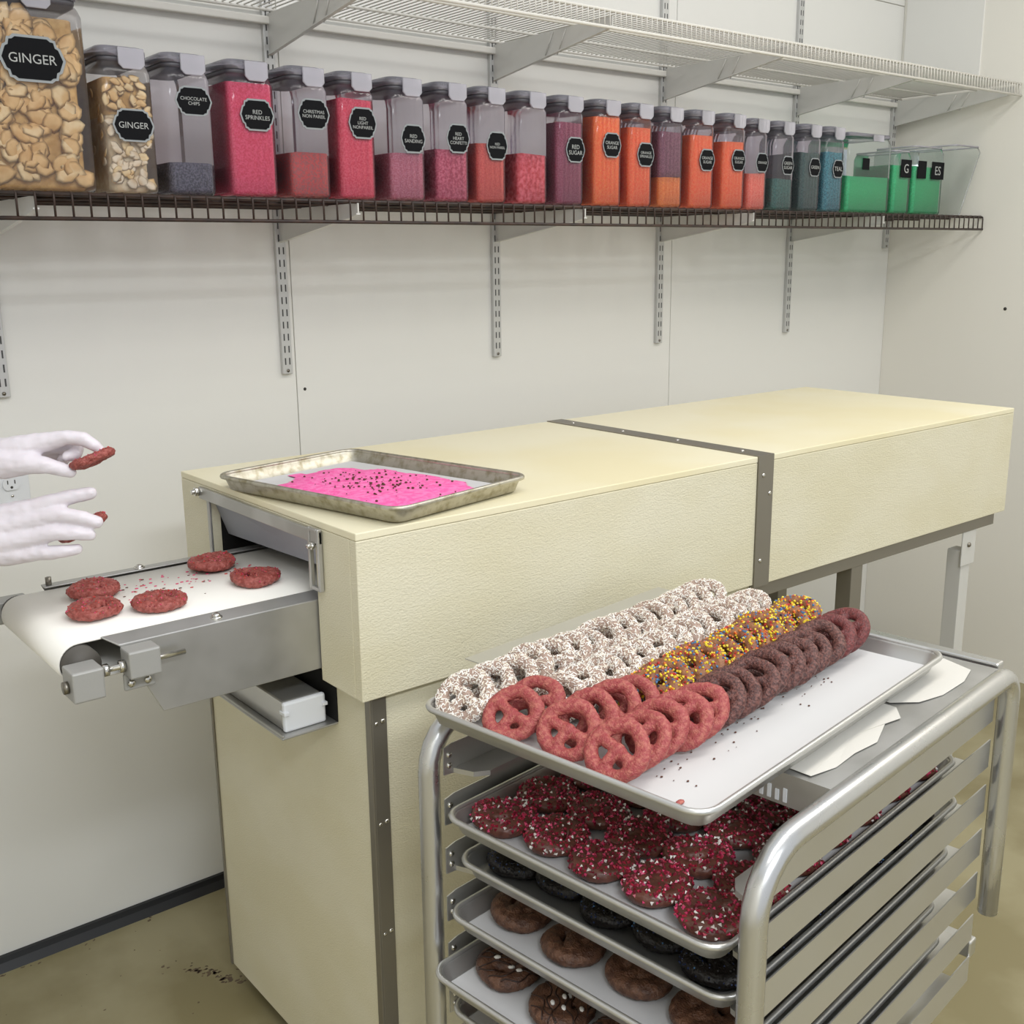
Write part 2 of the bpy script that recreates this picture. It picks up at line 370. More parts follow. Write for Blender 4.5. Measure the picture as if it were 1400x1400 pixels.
# right housing
part('top_panel', MB().box(XS1, XR, YF, YB, ZT-.012, ZT), 'cream_lit_top')
part('front_panel', MB().box(XS1, XR, YF, YF+.02, ZB-.004, ZT-.0125), 'cream')
part('back_panel', MB().box(XS1, XR, YB-.02, YB, ZB, ZT-.0125), 'cream')
part('end_panel', MB().box(XR-.02, XR, YF+.0205, YB-.0205, ZB, ZT-.0125), 'cream')
part('bottom_panel', MB().box(XS1, XR-.021, YF+.0205, YB-.0205, ZB+.004, ZB+.012), 'strap')
part('support_rail', MB().box(XS1-.04, XR-.03, YF+.012, YF+.05, .782, ZB-.004), 'strap')
part('support_rail', MB().box(XS1-.04, XR-.03, YB-.06, YB-.02, .782, ZB), 'strap')
for x in (1.335, 1.835):
    for y in (YF+.014, YB-.06):
        if x > 1.5 and y < -.5:
            m = MB(); m.box(x-.03, x+.035, y, y+.004, .69, .782).box(x-.022, x+.022, y+.004, y+.045, FZ, .73)
            lg = part('leg', m, 'bracket')
            part('bolt', MB().sphere((x, y, .745), .007, 8, 5), 'steel_dark', lg, 0)
        else:
            part('leg', MB().box(x-.022, x+.022, y, y+.04, FZ, .782), 'strap')
# lower cabinet
LX0, LX1, LYF, LYB = .022, .945, -.996, -.372
c_ = MB(); c_.box(LX0, LX0+.015, LYF, LYB, .0, ZB-.001)
part('cabinet_end', c_, 'cream')
part('cabinet_front', MB().box(LX0+.016, LX1, LYF, LYF+.015, 0, ZB-.002), 'cream')
part('cabinet_back', MB().box(LX0+.016, LX1, LYB-.015, LYB, 0, ZB-.002), 'cream')
part('cabinet_side', MB().box(LX1-.015, LX1, LYF+.016, LYB-.016, 0, ZB-.002), 'cream')
part('toe_gap_shade', MB().box(LX0+.03, LX1-.03, LYF+.03, LYB-.03, FZ, 0), 'recess_shade')  # black block painting the shadow gap under the cabinet
part('corner_post', MB().box(LX0-.001, LX0+.027, LYF-.004, LYF+.002, 0, ZB-.001).box(LX0-.004, LX0-.0005, LYF-.004, LYF+.012, 0, ZB-.001), 'strap')
for z in (.16, .4, .6, .775):
    part('rivet', MB().sphere((LX0+.019, LYF-.004, z), .0045, 8, 5, (1, .5, 1)), 'chrome', bevel=0)
    part('rivet', MB().sphere((LX0+.007, LYF-.004, z-.002), .0035, 8, 5, (1, .5, 1)), 'chrome', bevel=0)
part('edge_strip', MB().box(LX0-.004, LX0-.0005, LYB-.006, LYB+.003, 0, .75), 'strap')
# catch ledge under the conveyor
part('catch_ledge', MB().box(-.08, LX0, -.892, -.53, .738, .742).box(-.08, -.077, -.892, -.53, .742, .747), 'steel')
part('recess_shade_sheet', MB().box(LX0-.0015, LX0, -.892, -.5, .7421, .82), 'recess_shade', bevel=0)  # flat black sheet, painted darkness above the ledge

# ---- conveyor
BY0, BY1 = -.853, -.562
path = [(.38, .962)]+[(.38-.04*k, .962) for k in range(1, 19)]
path += [(-.366-.03*sin(radians(a)), .932+.03*cos(radians(a))) for a in range(0, 181, 12)]
path += [(-.3, .902), (-.2, .902), (.2, .902)]
bm_ = MB(); bm_.smooth = True
top = []; ring = []
for (x, z) in path: ring.append([Vector((x, BY0, z)), Vector((x, BY1, z))])
th = .0022
inner = []
for i, (x, z) in enumerate(path):
    a, b = path[max(0, i-1)], path[min(len(path)-1, i+1)]
    tx, tz = b[0]-a[0], b[1]-a[1]; l = math.hypot(tx, tz); nx, nz = -tz/l, tx/l
    inner.append((x+nx*th, z+nz*th))
N = len(path); vv = []
for (x, z), (xi, zi) in zip(path, inner): vv += [(x, BY0, z), (x, BY1, z), (xi, BY0, zi), (xi, BY1, zi)]
ff = []
for i in range(N-1):
    a, b = 4*i, 4*i+4
    ff += [(a, b, b+1, a+1), (a+2, a+3, b+3, b+2), (a, a+2, b+2, b), (a+1, b+1, b+3, a+3)]
ff += [(0, 1, 3, 2), (4*N-4, 4*N-2, 4*N-1, 4*N-3)]
bm_.add(vv, ff); part('conveyor_belt', bm_, 'belt', bevel=0)
part('nose_roller', MB().cyl((-.366, -.868, .932), (-.366, -.545, .932), .026, 20), mat('roller_rubber', '#4E4A44', .6).name, bevel=0)
part('slider_bed', MB().box(-.31, .39, BY0+.01, BY1-.01, .945, .958), 'steel')
rail = MB()
rail.prism([(-.318, .955), (-.262, .838), (.0, .838), (.35, .838), (.35, .955)], 0, .003, Matrix(((1, 0, 0, 0), (0, 0, 1, -.881), (0, 1, 0, 0), (0, 0, 0, 1))))
rail.add([(-.318, -.881, .9555), (.35, -.881, .9555), (.35, -.8545, .9645), (-.335, -.8545, .9645), (-.318, -.881, .9525), (.35, -.881, .9525), (.35, -.8545, .9615), (-.335, -.8545, .9615)],
         [(0, 1, 2, 3), (7, 6, 5, 4), (0, 4, 5, 1), (1, 5, 6, 2), (2, 6, 7, 3), (3, 7, 4, 0)])
nr = part('side_rail', rail, 'steel', bevel=.0012)
rail = MB(); rail.prism([(-.325, .965), (-.262, .838), (.0, .838), (.35, .838), (.35, .965)], 0, .003, Matrix(((1, 0, 0, 0), (0, 0, 1, -.542), (0, 1, 0, 0), (0, 0, 0, 1))))
rail.box(-.325, .35, -.56, -.5385, .964, .967)
fr_ = part('side_rail', rail, 'steel', bevel=.0012)
for x in (-.165,):
    part('bolt', MB().sphere((x, -.868, .962), .007, 10, 6, (1, 1, .7)).cyl((x, -.868, .957), (x, -.868, .961), .0095, 12), 'chrome', nr, 0)
part('bolt', MB().sphere((-.163, -.549, .969), .007, 10, 6, (1, 1, .7)).cyl((-.163, -.549, .966), (-.163, -.549, .969), .0095, 12), 'chrome', fr_, 0)
part('bolt', MB().cyl((-.315, -.549, .966), (-.315, -.549, .98), .005, 8), 'steel_dark', fr_, 0)
bk = part('bearing_block', MB().box(-.396, -.352, -.914, -.868, .895, .94), 'cast_grey', bevel=.003)
part('shaft_end', MB().cyl((-.403, -.892, .915), (-.396, -.892, .915), .009, 12), 'steel_dark', bk, 0)
part('bearing_block', MB().box(-.41, -.345, -.542, -.505, .912, .95), 'cast_grey', bevel=.003)
tb = part('tension_block', MB().box(-.318, -.272, -.918, -.8812, .912, .953).box(-.318, -.272, -.887, -.8812, .885, .912), 'cast_grey', bevel=.003)
for x in (-.308, -.284): part('bolt', MB().sphere((x, -.889, .897), .006, 10, 6, (1, .7, 1)), 'chrome', tb, 0)
part('threaded_rod', MB().cyl((-.354, -.9, .93), (-.23, -.9, .93), .0042, 10), 'chrome', bevel=0)
part('nut', MB().cyl((-.35, -.9, .93), (-.342, -.9, .93), .009, 6), 'chrome', bevel=0)
part('nut', MB().cyl((-.327, -.9, .93), (-.319, -.9, .93), .009, 6), 'chrome', bevel=0)

# metal box with white end on the ledge
t = thing('metal_box', 'narrow metal box with a white end cap under the conveyor', 'box', (-.03, -.87, .7425))
MB().box(-.036, .036, .002, .34, 0, .05).build('body', 'alu', t, .004)
MB().box(-.038, .038, -.008, .003, -.0, .051).build('end_cap', 'white_plastic', t, .004)
MB().box(-.0395, -.03, -.012, .006, .03, .036).box(.03, .0395, -.012, .006, .03, .036).build('tabs', 'white_plastic', t, .001)

# ---------------------------------------------------------------- sheet pans
def make_pan(L, W, mt, H=.026):
    b = MB(); b.smooth = True
    rings = [rrect(L-.036, W-.036, .018, 0), rrect(L-.03, W-.03, .02, .0018), rrect(L-.014, W-.014, .026, H-.004), rrect(L-.010, W-.010, .028, H)]
    inn = [rrect(L-.013, W-.013, .027, H), rrect(L-.017, W-.017, .025, H-.004), rrect(L-.033, W-.033, .019, .004), rrect(L-.038, W-.038, .018, .0025)]
    b.loft(rings+inn, True, True)
    r = MB(); r.tube(rrect(L-.007, W-.007, .029, H-.001, 6), .0042, 8, closed=True)
    return b.mesh('pan_body', mt), r.mesh('rolled_rim', mt)
FULL = make_pan(.66, .457, 'alu'); HALF = make_pan(.457, .33, 'alu_worn')
def place_pan(meshes, label, loc, rz):
    t = thing('sheet_pan', label, 'sheet pan', loc, rz, 'aluminium sheet pans')
    link('pan_body', meshes[0], t); link('rolled_rim', meshes[1], t); return t
def sheet(name, L, W, label, loc, rz, amp=.0015, seed=1, mt='parchment'):
    m = MB(); m.smooth = True; nx, ny = 26, 18; v = []
    for lay in (0, 1):
        for j in range(ny+1):
            for i in range(nx+1):
                x = (i/nx-.5)*L; y = (j/ny-.5)*W
                z = .0004+abs(noise.noise(Vector((x*7+seed, y*7, seed))))*amp
                ed = max(abs(x)/(L/2), abs(y)/(W/2)); z += max(0, ed-.93)*.05
                v.append((x, y, z-(0 if lay == 0 else .0003)))
    k = (nx+1)*(ny+1); f = []
    for j in range(ny):
        for i in range(nx):
            a = j*(nx+1)+i; f.append((a, a+1, a+nx+2, a+nx+1)); f.append((k+a, k+a+nx+1, k+a+nx+2, k+a+1))
    m.add(v, f); o = m.build(name, mt, None, fix=False); o.location = loc; o.rotation_euler.z = rz
    return tag(o, label, 'paper', 'parchment sheets')

# ---------------------------------------------------------------- sheet pan rack
RO = Vector((.0491, -1.7281, 0)); RPH = .123; RW = .523; RL = .727
rk = thing('pan_rack', 'aluminium sheet pan rack with rounded tubular frames, loaded with pans', 'rack', (RO.x, RO.y, 0), RPH)
TZ = .861; TR = .0155
def loop(y, zend0, zend1):
    pts = [(0, y, zend0), (0, y, .3), (0, y, TZ-.075)]
    for a in range(15, 91, 15): pts.append((.075-.075*cos(radians(a)), y, TZ-.075+.075*sin(radians(a))))
    pts += [(.3, y, TZ), (RL-.04, y, TZ)]
    for a in range(15, 91, 15): pts.append((RL-.04+.04*sin(radians(a)), y, TZ-.04+.04*cos(radians(a))))
    pts += [(RL, y, .6), (RL, y, zend1)]
    return pts
MB().tube(loop(0, FZ+.1, .45), TR, 14).build('side_frame', 'alu_tube', rk)
MB().tube(loop(RW, FZ+.1, FZ+.1), TR, 14).build('side_frame', 'alu_tube', rk)
LEDGE = [.788, .711, .6345, .558, .4815, .405, .328]
for zi in LEDGE:
    for side in (0, 1):
        y = RW if side else 0; sg = -1 if side else 1
        m = MB(); yA = y+sg*.0165; yB = y+sg*.0185; yC = y+sg*.062
        m.prism([(.012, zi-.006), (.03, zi-.008), (RL-.012, zi-.008), (RL-.012, zi+.038), (.03, zi+.038), (.012, zi+.034)], min(yA, yB), max(yA, yB), Matrix(((1, 0, 0, 0), (0, 0, 1, 0), (0, 1, 0, 0), (0, 0, 0, 1))))
        m.prism([(.03, yB), (RL-.03, yB), (RL-.03, yC), (.06, yC), (.04, yB+sg*.03)], zi-.008, zi-.0005)
        r = m.build('runner', 'alu', rk)
        s_ = MB()
        for dz in (.006, .022): s_.sphere((.022, y+sg*.019, zi+dz), .005, 8, 5, (1, .5, 1))
        s_.build('rivets', 'chrome', r)
MB().box(RL-.012, RL+.012, .016, RW-.016, .36, .39).build('cross_bar', 'alu_tube', rk, .003)
MB().box(-.012, .012, .016, RW-.016, .1, .13).build('cross_bar', 'alu_tube', rk, .003)
MB().box(RL-.012, RL+.012, .016, RW-.016, TZ-.012, TZ+.012).build('cross_bar', 'alu_tube', rk, .003)
MB().box(.185, RL-.02, .012, .30, TZ+.004, TZ+.008).box(.185, .189, .012, .30, TZ-.035, TZ+.004).build('top_plate', 'steel', rk)
MB().box(.135, .62, .5388, .588, .8985, .9).box(.135, .62, .5388, .5402, .868, .8985).build('side_guard', 'alu', rk)
m = MB()
for k in range(6): m.box(.1838, .185, .07+k*.011, .075+k*.011, TZ-.03, TZ-.012-.004*(k % 2))
m.build('white_marks', 'white_plastic', rk)
for x, y in ((0, 0), (0, RW), (RL, RW)):
    m = MB(); m.cyl((x, y-.012, FZ+.0385), (x, y+.012, FZ+.0385), .038, 20); m.box(x-.016, x+.016, y-.018, y+.018, FZ+.06, FZ+.1); m.build('caster', 'steel_dark', rk)
def R2(s, t_, z): return RO+Vector((cos(RPH)*s-sin(RPH)*t_, sin(RPH)*s+cos(RPH)*t_, z))

# ---------------------------------------------------------------- pretzels
def pretzel_base(seed, R=.0365, r=.0106, hole=1.0, flat=.85, amp=1.):
    rn = random.Random(seed); m = MB()
    ph = rn.uniform(0, 6)
    m.tube([(R*cos(a)*(1+.05*sin(2*a+ph)), R*.95*sin(a)*(1+.04*cos(3*a+ph)), .0015*sin(2*a+ph)) for a in [2*pi*k/28 for k in range(28)]], [r*(1+.07*sin(3*2*pi*k/28+ph)) for k in range(28)], 10, closed=True)
    c0 = Vector((rn.uniform(-.003, .003), -.001+rn.uniform(-.002, .002), .002))
    for a in (190+rn.uniform(-10, 8), 350+rn.uniform(-8, 10)):
        e = Vector((R*cos(radians(a)), R*sin(radians(a))*.95, .003)); mid = (c0+e)/2+Vector((0, .002, .002))
        m.tube([c0, mid, e], [r*.85, r*.78*hole, r*.85], 8)
    e = Vector((rn.uniform(-.004, .004), -R*.95, 0)); m.tube([c0, (c0+e)/2+Vector((0, 0, .003)), e], [r*.9, r*.82, r*.8], 8)
    m.sphere(c0+Vector((0, 0, .001)), r*1.02, 10, 7)
    me = remeshed(m, .0026, 3, 'pretzel')
    nrm = [v.normal.copy() for v in me.vertices]
    for v, vn in zip(me.vertices, nrm):
        n = noise.noise(v.co*130+Vector((seed, 0, 0)))*.0011+noise.noise(v.co*330+Vector((0, seed, 0)))*.0006
        v.co += vn*n*amp; v.co.z *= flat
    me.update(); return me
def sprinkle_mesh(me, seed, count, mats, kind, size, minz=-.4, wts=None):
    rn = random.Random(seed); m = MB(); polys = [p for p in me.polygons if p.normal.z > minz]
    areas = [p.area for p in polys]
    for p in rn.choices(polys, areas, k=count):
        c = p.center+p.normal*size*.15; m.cur = rn.choices(range(len(mats)), wts)[0]
        q = p.normal.to_track_quat('Z', 'Y') @ Quaternion((0, 0, 1), rn.uniform(0, 6.28)) @ Quaternion((1, 0, 0), rn.uniform(-.4, .4))
        mx = Matrix.Translation(c) @ q.to_matrix().to_4x4(); s = size*rn.uniform(.7, 1.25)
        if kind == 'rod': m.box(-s, s, -s*.3, s*.3, -s*.3, s*.3, mx)
        elif kind == 'shred': m.box(-s*1.3, s*1.3, -s*.28, s*.28, -s*.12, s*.3, mx)
        elif kind == 'chunk':
            m.add([mx @ Vector(v) for v in ((s*.8, 0, 0), (-s*.5, s*.7, 0), (-s*.4, -s*.7, 0), (rn.uniform(-.3, .3)*s, 0, s*.8), (0, 0, -s*.4))], [(0, 1, 3), (1, 2, 3), (2, 0, 3), (1, 0, 4), (2, 1, 4), (0, 2, 4)])
        else:
            m.add([mx @ Vector(v) for v in ((s, 0, 0), (0, s, 0), (-s, 0, 0), (0, -s, 0), (0, 0, s), (0, 0, -s))], [(0, 1, 4), (1, 2, 4), (2, 3, 4), (3, 0, 4), (1, 0, 5), (2, 1, 5), (3, 2, 5), (0, 3, 5)])
    return m.mesh('sprinkles', mats)
BASES = [pretzel_base(s) for s in (1, 2, 3)]
FATS = [pretzel_base(s, .0335, .0142, 1.2, .8) for s in (11, 12, 13)]
def variants(bases, mt, spr=None):
    out = []
    for i, b in enumerate(bases):
        me = b.copy(); me.materials.clear(); me.materials.append(MATS[mt]); out.append((me, sprinkle_mesh(b, 50+i, **spr) if spr else None))
    return out
PINK = variants(BASES, 'pink_sugar')
WHITE = variants(BASES, 'choc_white', dict(count=850, mats=['sp_white', 'sp_cream', 'choc_white'], kind='shred', size=.0021, minz=-.6, wts=[4, 2, 1]))
mat('choc_multi', '#7E4C34', .45, bump=.8, bscale=300, col2='#95643E', cscale=80)
MULTI = variants(BASES, 'choc_multi', dict(count=330, mats=['sp_yellow', 'sp_blue', 'sp_red', 'sp_orange', 'sp_dark'], kind='oct', size=.0025, minz=-.4, wts=[4.5, 2, 2, 1.2, .6]))
BROWN = variants(BASES, 'choc_sugar')
DKRED = variants(BASES, 'choc_red')
REDW = variants(FATS, 'choc', dict(count=300, mats=['sp_dkred', 'sp_crimson', 'sp_white', 'sp_pink'], kind='chunk', size=.0036, minz=.0, wts=[4, 3, 1.2, 1.5]))
BLACK = variants(FATS, 'choc_black', dict(count=230, mats=['sp_black', 'sp_navy', 'sp_blue'], kind='oct', size=.0015, minz=0, wts=[5, 2, .4]))
MILK = variants(FATS, 'choc_milk')
LUMPS = [pretzel_base(s_, .0345, .0126, 1.15, .8, 2.2) for s_ in (21, 22, 23)]
BELT = variants(LUMPS, 'belt_pretzel', dict(count=60, mats=['sp_pink', 'sp_red', 'sp_dkred'], kind='chunk', size=.0022, minz=.2, wts=[1, 2, 1]))
DRIZ = []
from mathutils.bvhtree import BVHTree
for i, (me, _) in enumerate(MILK):
    rn = random.Random(i); m = MB(); tree = BVHTree.FromPolygons([v.co for v in me.vertices], [p.vertices[:] for p in me.polygons])
    m.cur = 0
    for k in range(8):
        run = []; a = rn.uniform(-.5, .5)
        for j in range(28):
            x0_ = -.045+.0034*j; y0_ = -.038+.011*k+.004*sin(j*.5+k*2)
            x, y = x0_*cos(a)-y0_*sin(a), x0_*sin(a)+y0_*cos(a)
            hit = tree.ray_cast(Vector((x, y, .05)), Vector((0, 0, -1)))[0]
            if hit and hit.z > .003: run.append(hit+Vector((0, 0, .0004)))
            else:
                if len(run) > 2: m.tube(run, .0011, 5)
                run = []
        if len(run) > 2: m.tube(run, .0011, 5)
    m.cur = 1; k = 0
    while k < 5:
        x, y = rn.uniform(-.025, .025), rn.uniform(-.025, .025); hit = tree.ray_cast(Vector((x, y, .05)), Vector((0, 0, -1)))[0]
        if hit: m.sphere(hit, .0042, 7, 5, (1.3, .8, .6)); k += 1
    DRIZ.append((me, m.mesh('drizzle', ['drizzle', 'sp_white'])))
def put(vlist, k, mx, name, label, cat, group, sub='sprinkles'):
    me, sp = vlist[k % len(vlist)]
    o = link(name, me); o.matrix_world = mx; tag(o, label, cat, group)
    if sp: s = link(sub, sp, o); s['kind'] = 'stuff'
    return o

# ---- top pan
TO = Vector((.0164, -1.6836, 0)); TTH = .141; TA = Vector((cos(TTH), sin(TTH), 0)); TB = Vector((-sin(TTH), cos(TTH), 0))
PZ = .8772
c0 = TO+TA*.33+TB*.2285
place_pan(FULL, 'uppermost sheet pan holding rows of standing pretzels on top of the rack', (c0.x, c0.y, PZ), TTH)
sheet('parchment_sheet', .614, .411, 'white parchment under the standing pretzels on the uppermost pan', (c0.x, c0.y, PZ+.003), TTH, .001, 3)
cols = [(.407, .036, 'outermost row beside the machine'), (.318, .036, 'second row from the machine'), (.232, .036, 'third row from the machine'), (.15, .036, 'row nearest the bare parchment')]
rn = random.Random(21)
for ci, (t_, s0, where) in enumerate(cols):
    npk = [0, 2, 4, 5][ci]; tot = 15
    for k in range(tot):
        s = s0+.0405*k+rn.uniform(-.003, .003)+(.0 if ci != 2 else .006)
        
        tau = radians((45 if k < npk else 37 if ci < 2 else 41)+rn.uniform(-5, 5)); tt = t_+rn.uniform(-.005, .005)+(.03-.0016*k if ci == 0 else 0)*0
        yaw = rn.uniform(-.12, .12)+.1; A = (TA*cos(yaw)+TB*sin(yaw))
        nrm = (-A*sin(tau)+Vector((0, 0, cos(tau)))); yv = (A*cos(tau)+Vector((0, 0, sin(tau)))); xv = yv.cross(nrm)
        roll = (rn.uniform(-.5, .5) if (ci < 3 and k < npk) else pi*rn.choice((0, 1))+rn.uniform(-.6, .6)) if k else .3
        y2 = yv*cos(roll)+xv*sin(roll); x2 = y2.cross(nrm)
        ctr = TO+TA*(s+.012)+TB*tt+Vector((0, 0, PZ+.0042+.0438*sin(tau)+.0065*cos(tau)))
        mx = Matrix((x2, y2, nrm)).transposed().to_4x4() @ Matrix.Scale(.93, 4); mx.translation = ctr
        if k < npk: V, nm = PINK, 'pink sugar-coated'
        elif ci < 2: V, nm = WHITE, 'white coconut-coated'
        elif ci == 2: V, nm = MULTI, 'rainbow-sprinkled'
        elif k > 12: V, nm = DKRED, 'dark red sugared'
        else: V, nm = BROWN, 'brown sugared'
        if k == 0: lab = f'{nm} pretzel standing foremost in the {where}'
        elif k == tot-1: lab = f'{nm} pretzel standing last in the {where}'
        else: lab = f'{nm} pretzel, {ORD[k]} from the front in the {where}'
        put(V, rn.randrange(3), mx, 'pretzel', lab, 'pretzel', f'{nm} pretzels in the {where}')
m = MB(); rn = random.Random(5)
for k in range(46):
    s = rn.uniform(.08, .5); q = TO+TA*s+TB*(.13-abs(rn.gauss(0, .025)))+Vector((0, 0, PZ+.0048)); r = rn.uniform(.0006, .0016)
    m.sphere(q, r, 5, 4, (1.4, 1, .6))
o = m.build('crumbs', 'crumb'); tag(o, 'dark crumbs scattered on the bare parchment beside the pretzels', 'crumbs', kind='stuff')
q = TO+TA*.045+TB*.062; m = MB(); m.sphere((q.x, q.y, PZ+.006), .005, 8, 5, (1.3, .8, .5)); o = m.build('crumb', 'pink_sugar'); tag(o, 'single pink crumb on the parchment near the pan corner', 'crumb')

# ---- pans in the rack
def rackpan(li, s0, label):
    c = R2(s0+.33, RW/2, LEDGE[li]); return place_pan(FULL, label, (c.x, c.y, LEDGE[li]), RPH), c
specs = [(1, -.012, 'second pan from the top of the rack, with red and white sprinkled pretzels', REDW, 'red-and-white sprinkled chocolate pretzel', 5, 7, .0),
         (2, .010, 'third pan from the top of the rack, with nearly black pretzels', BLACK, 'nearly black sparkling pretzel', 5, 7, .0),
         (3, -.010, 'fourth pan from the top of the rack, with plain brown pretzels', MILK, 'plain brown sugared pretzel', 4, 6, .0),
         (4, -.045, 'fifth pan from the top of the rack, with drizzled pretzels', DRIZ, 'drizzled milk chocolate pretzel', 4, 6, .0),
         (5, -.012, 'lowest loaded pan in the rack, with dark red pretzels', DKRED, 'dark red sugared pretzel', 4, 6, .0)]
pos = ['second', 'third', 'fourth', 'fifth', 'sixth']
for pi_, (li, s0, lab, V, pl, nt_, ns, dz) in enumerate(specs):
    t, c = rackpan(li, s0, lab)
    if V is not BLACK: sheet('parchment_sheet', .615, .41, f'parchment lining the {pos[pi_]} pan from the top', (c.x, c.y, LEDGE[li]+.003), RPH, .001, 10+li)
    rn = random.Random(100+li); wt = .42/nt_; wl = .60/ns
    for i in range(ns):
        for j in range(nt_):
            x = -.30+wl*(i+.5)+rn.uniform(-.006, .006)+(.012 if j % 2 else 0); y = -.21+wt*(j+.5)+rn.uniform(-.004, .004)
            p = Vector((c.x+cos(RPH)*x-sin(RPH)*y, c.y+sin(RPH)*x+cos(RPH)*y, LEDGE[li]+.0165))
            sc = .96 if nt_ == 5 else 1.02
            mx = Matrix.Translation(p) @ Matrix.Rotation(rn.uniform(0, 6.28), 4, 'Z') @ Matrix.Rotation(rn.uniform(-.06, .06), 4, 'X') @ Matrix.Scale(sc, 4)
            row = 'front row' if i == 0 else f'{ORD[i]} row back'
            col_ = 'nearest the machine' if j == nt_-1 else 'nearest the right frame' if j == 0 else f'{ORD[nt_-1-j]} from the machine'
            l2 = f'{pl}, {row}, {col_}, {pos[pi_]} pan from top'
            if pi_ and i > 2 and j > 0: continue
            put(V, rn.randrange(4), mx, 'pretzel', l2, 'pretzel', f'pretzels on the {pos[pi_]} pan', 'drizzle' if V is DRIZ else 'sprinkles')

# ---- papers on the rack top plate
def paper(pts, z, label, seed):
    m = MB(); m.smooth = False; n = len(pts)
    zz = [z+.0008+.004*abs(noise.noise(Vector((p[0]*40, p[1]*40, seed)))) for p in pts]
    cx = sum(p[0] for p in pts)/n; cy = sum(p[1] for p in pts)/n
    v = [(p[0], p[1], q) for p, q in zip(pts, zz)]+[(cx, cy, z+.002)]
    v += [(a, b, c-.0005) for a, b, c in v]
    f = [(i, (i+1) % n, n) for i in range(n)]+[((i+1) % n+n+1, i+n+1, 2*n+1) for i in range(n)]+[(i, i+n+1, (i+1) % n+n+1, (i+1) % n) for i in range(n)]
    m.add(v, f); return tag(m.build('paper_sheet', 'paper_old'), label, 'paper', 'loose papers on the rack')
PP = TZ+.0085
paper([R2(s, t_, 0)[:2] for s, t_ in ((.2, .10), (.195, .045), (.24, .035), (.29, .036), (.34, .03), (.40, .048), (.43, .04), (.46, .06), (.465, .11), (.3, .13))], PP, 'torn greyish paper tucked under the uppermost pan', 2)
paper([R2(s, t_, 0)[:2] for s, t_ in ((.475, .12), (.47, .075), (.5, .045), (.55, .032), (.62, .03), (.67, .04), (.69, .09), (.6, .12))], PP, 'small curled white paper at the far corner of the rack', 5)

# ---------------------------------------------------------------- half pan with pink sugar on the machine
HO = Vector((.0642, -1.0265, 0)); HTH = .2077
HA = Vector((cos(HTH), sin(HTH), 0)); HB = Vector((-sin(HTH), cos(HTH), 0)); hc = HO+HA*.165+HB*.2285
place_pan(HALF, 'worn sheet pan of pink sugar lying on the machine top', (hc.x, hc.y, ZT+.0025), HTH+pi/2)
sheet('parchment_sheet', .41, .285, 'parchment beneath the pink sugar in the worn pan', (hc.x, hc.y, ZT+.0057), HTH+pi/2, .001, 7)
m = MB(); m.smooth = True; nx, ny = 60, 46; idx = {}; v = []; f = []
def hh(x, y):
    d = 1-((x+.005)/.195)**2-((y+.005)/.126)**2+noise.noise(Vector((x*16, y*16, 1)))*.55
    return max(-.0008, min(.006, d*.012))*(1+.25*noise.noise(Vector((x*60, y*60, 4))))
for j in range(ny+1):
    for i in range(nx+1):
        x = (i/nx-.5)*.40; y = (j/ny-.5)*.275; v.append((x, y, .0028+hh(x, y)))
for j in range(ny):
    for i in range(nx):
        a = j*(nx+1)+i; q = (a, a+1, a+nx+2, a+nx+1)
        if max(v[k][2] for k in q) > .0028: f.append(q)
m.add(v, f); o = m.build('sugar', 'pink_pile', None, fix=False); o.location = (hc.x, hc.y, ZT+.0057); o.rotation_euler.z = HTH+pi/2
tag(o, 'bright pink sugar spread over the worn pan on the machine', 'sugar', kind='stuff')
m = MB(); rn = random.Random(8)
for k in range(150):
    x = rn.gauss(.0, .06); y = rn.gauss(-.005, .05)
    if abs(x) > .19 or abs(y) > .12: continue
    r = rn.uniform(.0008, .0026); m.sphere((x, y, .0045+hh(x, y)), r, 5, 4, (1.3, 1, .7))
o = m.build('crumbs', 'crumb'); o.location = (hc.x, hc.y, ZT+.0057); o.rotation_euler.z = HTH+pi/2
tag(o, 'brown chocolate crumbs scattered over the bright pink sugar', 'crumbs', kind='stuff')

# ---------------------------------------------------------------- pretzels on the belt
bp = [(-.061, -.621, 'at the tunnel mouth on the far belt side'), (-.043, -.752, 'at the tunnel mouth on the near belt side'), (-.273, -.642, 'near the belt nose, touching and behind its neighbour'),
      (-.307, -.748, 'nearest the belt nose'), (-.216, -.775, 'alone in the middle of the near belt side')]
for k, (x, y, wh) in enumerate(bp):
    mx = Matrix.Translation((x, y, .962+.0118)) @ Matrix.Rotation(1.2*k+.4, 4, 'Z') @ Matrix.Scale(.9, 4)
    put(BELT, k, mx, 'pretzel', f'red coated pretzel on the white belt {wh}', 'pretzel', 'red pretzels on the conveyor belt')
m = MB(); rn = random.Random(9)
for k in range(110):
    x = rn.uniform(-.24, -.0); y = rn.gauss(-.66, .06)
    if not BY0+.01 < y < BY1-.01: continue
    m.cur = rn.choice((0, 0, 1, 2)); r = rn.uniform(.0008, .0022)
    m.sphere((x, y, .9625), r, 5, 4, (1.6, 1, .5))
o = m.build('sugar_specks', ['sp_pink', 'sp_red', 'crumb']); tag(o, 'pink and brown specks scattered on the white conveyor belt', 'sugar', kind='stuff')

